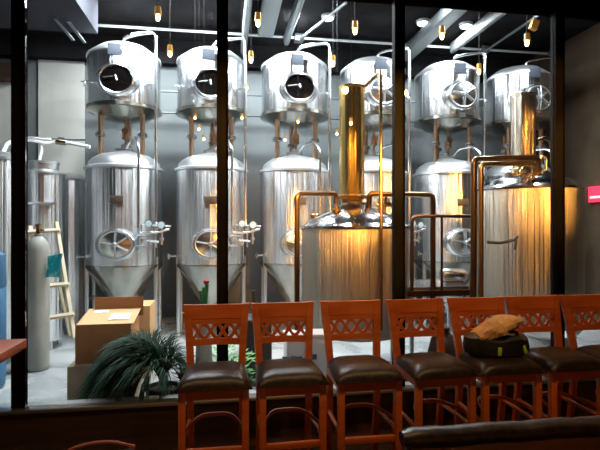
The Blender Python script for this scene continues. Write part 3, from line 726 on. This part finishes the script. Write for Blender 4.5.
m = MB().lathe([(0, 0), (.16, .01), (.19, .12), (.17, .34), (.13, .50), (.05, .57), (.07, .62), (0, .62)], seg=28)
for v in m.b.verts: v.co.x += .012*math.sin(v.co.z*17+v.co.y*20); v.co.y += .012*math.sin(v.co.z*13+v.co.x*22)
m.build('sack_body', 'panelwood', t)
MB().ring((0, 0, .565), .05, .01, axis='Z').build('tie', 'dark', t)
t = thing('steel_trolley', 'low steel trolley on castors behind the fourth and fifth chairs', 'trolley', (GX(478, 5.9), 6.0, 0))
for z_ in (.22, .62): MB().box((-.5, -.22, z_), (.5, .22, z_+.03), bevel=.006).build('shelf', 'steel', t)
for sx in (-1, 1):
    for sy in (-1, 1):
        q = MB().tube([(sx*.47, sy*.19, .06), (sx*.47, sy*.19, .70)], .016, 8).build('leg', 'steel', t)
        MB().lathe([(.03, -.012), (.03, .012)], c=(sx*.47, sy*.19, .03), axis='X', seg=14).build('castor', 'dark', q)
t = thing('white_tub', 'white plastic tub behind the lattice of the sixth chair', 'tub', (GX(548, 4.27), 4.27, 0))
MB().lathe([(.18, 0), (.21, .55), (.225, .56), (.225, .58), (.195, .57), (.19, .5), (0, .48)], seg=36).build('tub_body', 'white', t)
MB().tube([(-.2, -.05, .56), (-.15, -.17, .50), (0, -.23, .46), (.15, -.17, .50), (.2, -.05, .56)], .006, 6, .05).build('handle', 'steel', t)
# right-hand wall: lit sign and dark shelf unit
sx_ = 5.93
def wallp(px, py): 
    u = (px-300)/FPX; ang = YAW+math.atan(u); Y = sx_/math.tan(ang); return P(px, py, Y)
a, b = wallp(588, 187), wallp(611, 201)
t = thing('lit_sign', 'red glowing sign on the right wall beside the right kettle', 'sign', (XR-.04, (a.y+b.y)/2, b.z))
MB().box((-.03, -abs(a.y-b.y)/2, 0), (.035, abs(a.y-b.y)/2, a.z-b.z), bevel=.008).build('sign_box', 'redsign', t)
MB().box((-.034, -abs(a.y-b.y)/2+.04, .06), (-.029, abs(a.y-b.y)/2-.04, .10)).build('sign_strip', 'signw', t)

# ------------------------------------------------------------------ bar chairs
SH = .745
def chair_proto():
    t = thing('bar_chair', 'x', 'chair', (0, 0, 0), 0, 'wooden bar chairs in a row along the glass')
    # local: front is -Y, seat centre at origin
    fy, by = -.20, .20
    for s in (-1, 1):
        MB().box((s*.185-.021, fy, 0), (s*.185+.021, fy+.042, SH-.06), bevel=.004).build('leg', 'wood', t)
    for s in (-1, 1):                                       # rear leg and back post in one sweep
        prof = [(by+.06, 0, .170), (by, .45, .172), (by, .70, .168), (by+.035, .90, .180), (by+.085, 1.115, .198)]
        m = MB(); rings = []
        N = 14
        def cr(k):
            k = k*(len(prof)-1); i = min(int(k), len(prof)-2); f = k-i
            f2 = f*f*(3-2*f) if False else f
            return [prof[i][q]*(1-f2)+prof[i+1][q]*f2 for q in range(3)]
        for i in range(N+1):
            y, z_, x = cr(i/N); wd = .024 if z_ > .6 else .021
            rings.append([m.b.verts.new((s*x+a*wd, y+b*.017, z_)) for a, b in ((-1, -1), (1, -1), (1, 1), (-1, 1))])
        for A, B in zip(rings, rings[1:]):
            for k in range(4): m.b.faces.new((A[k], A[(k+1) % 4], B[(k+1) % 4], B[k]))
        m.b.faces.new(rings[0][::-1]); m.b.faces.new(rings[-1])
        m.build('leg', 'wood', t)
    MB().box((-.165, fy+.006, SH-.115), (.165, fy+.03, SH-.045)).build('apron', 'wood', t)
    for s in (-1, 1): MB().box((s*.185-.012, fy+.04, SH-.115), (s*.185+.012, by-.015, SH-.045)).build('apron', 'wood', t)
    MB().box((-.16, by-.012, SH-.115), (.16, by+.012, SH-.045)).build('apron', 'wood', t)
    # seat cushion
    m = MB(); n = 16; g1 = []
    def seatpt(u, v, top):
        hwid = .225-.030*(v+1)/2
        x = u*hwid; y = -.225+(v+1)/2*.425
        e = (1-abs(u)**4)*(1-abs(v)**4)
        z_ = SH-.05+(.075*e**.45 if top else -.004)
        return (x, y, z_)
    for top in (1, 0):
        g1.append([[m.b.verts.new(seatpt(-1+2*i/n, -1+2*j/n, top)) for j in range(n+1)] for i in range(n+1)])
    for gi, gg in enumerate(g1):
        for i in range(n):
            for j in range(n):
                f = (gg[i][j], gg[i+1][j], gg[i+1][j+1], gg[i][j+1]); m.b.faces.new(f if gi == 0 else f[::-1])
    for i in range(n):
        A, B = g1
        m.b.faces.new((A[i][0], B[i][0], B[i+1][0], A[i+1][0])); m.b.faces.new((A[i][n], A[i+1][n], B[i+1][n], B[i][n]))
        m.b.faces.new((A[0][i], A[0][i+1], B[0][i+1], B[0][i])); m.b.faces.new((A[n][i], B[n][i], B[n][i+1], A[n][i+1]))
    m.build('seat', 'leather', t, smooth=70)
    # curved back rails: arc in plan, lean follows the posts
    def yb(z_):
        return by+(.035*(z_-.70)/.2 if z_ < .9 else .035+.05*(z_-.9)/.215)
    def xb_(z_): return .167+(z_-.70)*.070
    def rail(z0, z1, th, name, lift=0.0, nseg=14, par=t):
        m = MB(); R = []
        for i in range(nseg+1):
            u = -1+2*i/nseg; row = []
            for z_, dy in ((z0, -th), (z1, -th), (z1, th), (z0, th)):
                zz = z_+(lift*(1-u*u) if z_ == z1 else 0)
                row.append(m.b.verts.new((u*(xb_(zz)-.015), yb(zz)+.022*(1-u*u)+dy, zz)))
            R.append(row)
        for A, B in zip(R, R[1:]):
            for k in range(4): m.b.faces.new((A[k], A[(k+1) % 4], B[(k+1) % 4], B[k]))
        m.b.faces.new(R[0][::-1]); m.b.faces.new(R[-1])
        return m.build(name, 'wood', par)
    cr_ = rail(1.018, 1.112, .013, 'crest_rail', -.003)
    rail(.982, 1.014, .011, 'upper_rail')
    rail(.846, .888, .011, 'lower_rail')
    rail(1.012, 1.02, .006, 'groove_strip', par=cr_)
    # lattice: crossing waves
    m = MB(); z0, z1 = .888, .982; n = 48
    for ph in (0, PI):
        R = []
        for i in range(n+1):
            u = -1+2*i/n; zc = (z0+z1)/2+math.sin((u+1)/2*4*PI+ph+PI/2)*.043
            x = u*(xb_(zc)-.018)
            dzdx = math.cos((u+1)/2*4*PI+ph+PI/2)*.043*2*PI/.19
            nn = Vector((-dzdx, 1)).normalized()*.0105
            y = yb(zc)+.022*(1-u*u)
            R.append([m.b.verts.new((x+a*nn.x, y+b, zc+a*nn.y)) for a, b in ((-1, -.008), (1, -.008), (1, .008), (-1, .008))])
        for A, B in zip(R, R[1:]):
            for k in range(4): m.b.faces.new((A[k], A[(k+1) % 4], B[(k+1) % 4], B[k]))
        m.b.faces.new(R[0][::-1]); m.b.faces.new(R[-1])
    m.build('lattice', 'wood', t)
    # bent hoop stretcher and front footrest
    m = MB(); R = []
    for i in range(21):
        u = -1+2*i/20; x = u*.175; y = fy+.03+(1-abs(u)**3.6)*.27
        R.append([m.b.verts.new((x, y+a, .43+b)) for a, b in ((-.008, -.012), (.008, -.012), (.008, .012), (-.008, .012))])
    for A, B in zip(R, R[1:]):
        for k in range(4): m.b.faces.new((A[k], A[(k+1) % 4], B[(k+1) % 4], B[k]))
    m.b.faces.new(R[0][::-1]); m.b.faces.new(R[-1])
    m.build('hoop_stretcher', 'wood', t)
    MB().box((-.165, fy+.01, .30), (.165, fy+.035, .34), bevel=.003).build('footrest', 'wood', t)
    for s in (-1, 1): MB().tube([(s*.185, fy+.04, .36), (s*.176, by+.0, .36)], .014, 8).build('side_stretcher', 'wood', t)
    return t
ch = chair_proto(); index()
BD = 3.25
xs = [(216, 0), (284, 0), (352, 0), (418, 0), (478, 0), (536, 0), (590, 0)]
cl = ['leftmost bar chair of the row, in front of the second window bar',
      'second bar chair from the left, between leftmost chair and left kettle',
      'third bar chair from the left, directly in front of the left kettle',
      'fourth bar chair from the left, right of the third window bar foot',
      'bar chair with a black bag and crumpled brown paper on its seat',
      'sixth bar chair, empty seat, just right of the bagged one',
      'rightmost bar chair, cut off by the right edge of the photo']
CH = []
for i, (px, rz) in enumerate(xs):
    x = GX(px, BD); loc = (x, BD-.24, 0)
    rz = math.radians((-1, 1, 0, 2, -1, 1, 2)[i])
    if i == 0: ch.location = loc; ch.rotation_euler.z = rz; ch['label'] = cl[0]; c = ch
    else: c = dup(ch, loc, rz, cl[i])
    CH.append(c)

# bag and paper on chair 5
bp_ = CH[4].location
t = thing('black_bag', 'black bag with two lime green tabs lying on a chair seat', 'bag', (bp_.x+.02, bp_.y+.03, SH+.024))
t.rotation_euler = (0, 0, 0)
m = MB(); n = 20
m.lathe([(0, 0), (.19, .0), (.205, .01), (.21, .06), (.20, .12), (.17, .14), (0, .145)], seg=36, sy=.72)
for v in m.b.verts:
    v.co.z *= .9+.08*math.sin(v.co.x*30)*(1 if v.co.z > .05 else 0); v.co.x *= 1.12+.04*math.sin(v.co.y*40)
m.build('bag_body', 'bag', t)
for x, a in ((-.07, .1), (.13, -.4)):
    MB().box((-.013, -.006, -.028), (.013, .006, .028), bevel=.004, rot=Matrix.Rotation(a, 3, 'Y')).build('green_tab', 'lime', t, loc=(x, -.152 if x < 0 else -.126, .045))
m = MB().tube([(-.17, .02, .10), (-.12, -.06, .15), (0, -.08, .16), (.13, -.04, .15), (.18, .03, .09)], .012, 8, .05); m.build('strap', 'bag', t)
# crumpled paper
m = MB(); nu, nv = 34, 16; G = []
for i in range(nu):
    row = []
    u = i/(nu-1)
    hc = .05*math.sin(min(1, u*1.15)*PI*.55)+.085*u
    wdt = (.075+.045*math.sin(u*PI)) * (1 if u < .82 else 1-.5*(u-.82)/.18)
    for j in range(nv):
        a = 2*PI*j/nv
        rz_ = .052*(.55+.6*math.sin(PI*min(1, u*.9+.12))) * (1 if u < .8 else 1-.55*(u-.8)/.2)
        k = 1+.07*math.sin(a*3+u*9)+.05*math.sin(a*5-u*23)+random.uniform(-.05, .05)
        row.append(m.b.verts.new((-.185+u*.35, math.cos(a)*wdt*k, .03+hc*.9+math.sin(a)*rz_*k)))
    G.append(row)
for A, B in zip(G, G[1:]):
    for k in range(nv): m.b.faces.new((A[k], A[(k+1) % nv], B[(k+1) % nv], B[k]))
m.b.faces.new(G[0][::-1]); m.b.faces.new(G[-1])
o = m.build('paper_wrapper', 'paper', smooth=12, loc=(bp_.x+.03, bp_.y+.01, SH+.105))
tag(o, 'crumpled brown kraft paper wrapper lying on the black bag', 'paper')

# ------------------------------------------------------------------ table, low chair, leather bench
TDp = 2.5
cxr = GX(27, TDp); zt_ = GZ(27, 338.5, TDp)
t = thing('wooden_table', 'reddish wooden table whose corner shows at the left edge', 'table', (cxr-.40, TDp-.40, 0))
MB().box((-.40, -.40, zt_-.045), (.40, .40, zt_), bevel=.004).build('table_top', 'wood', t)
MB().lathe([(.22, 0), (.22, .015), (.05, .03), (.035, .06), (.035, zt_-.06), (.12, zt_-.045)], c=(-.15, 0, 0), seg=24).build('pedestal', 'black', t)
# low chair under the table
t = thing('low_chair', 'low dark wooden chair with red-brown frame below the window sill at left', 'chair', (GX(92, 2.45), 2.45, 0), math.radians(15))
zl = GZ(90, 461, 2.45)
for x in (-.2, .2):
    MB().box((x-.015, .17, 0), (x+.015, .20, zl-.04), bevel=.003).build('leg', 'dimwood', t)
    MB().box((x-.015, -.2, 0), (x+.015, -.17, .40), bevel=.003).build('leg', 'wood', t)
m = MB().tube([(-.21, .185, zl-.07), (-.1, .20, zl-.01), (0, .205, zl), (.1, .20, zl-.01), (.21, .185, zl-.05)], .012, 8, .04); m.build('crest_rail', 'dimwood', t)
MB().box((-.19, .175, zl-.26), (.19, .195, zl-.10), bevel=.004).build('back_panel', 'leather', t)
MB().box((-.21, -.21, .40), (.21, .19, .45), bevel=.018).build('seat', 'leather', t)
# bench
sD = 1.62
xa, xb2 = GX(402, sD), GX(640, sD)
zs = 1.0
t = thing('leather_bench', 'dark brown leather bench back with rolled top in the bottom right foreground', 'bench', (xa, sD, 0))
zz = GZ(450, 430, sD); ze = GZ(600, 421, sD*1.0)
L = xb2-xa
m = MB(); R = []
for i in range(25):
    u = i/24; r_ = .036*(1 if .02 < u < .98 else .7); zc = zz-.02+(ze-zz)*u*1.1+.002*math.sin(u*23)
    R.append([m.b.verts.new((u*L, math.cos(a)*r_*1.3, zc+math.sin(a)*r_*(1+.05*math.sin(u*60)))) for a in [2*PI*k/12 for k in range(12)]])
for A, B in zip(R, R[1:]):
    for k in range(12): m.b.faces.new((A[k], A[(k+1) % 12], B[(k+1) % 12], B[k]))
m.b.faces.new(R[0][::-1]); m.b.faces.new(R[-1]); m.build('top_roll', 'leather', t)
MB().box((.02, -.03, .10), (L-.02, .03, zz-.03), bevel=.01).build('back_panel', 'benchwood', t)
MB().box((.02, -.50, .10), (L-.02, -.03, .44), bevel=.03).build('seat', 'leather', t)
for x in (.05, L-.05):
    for y in (-.45, 0): MB().tube([(x, y, 0), (x, y, .11)], .025, 8).build('leg', 'black', t)
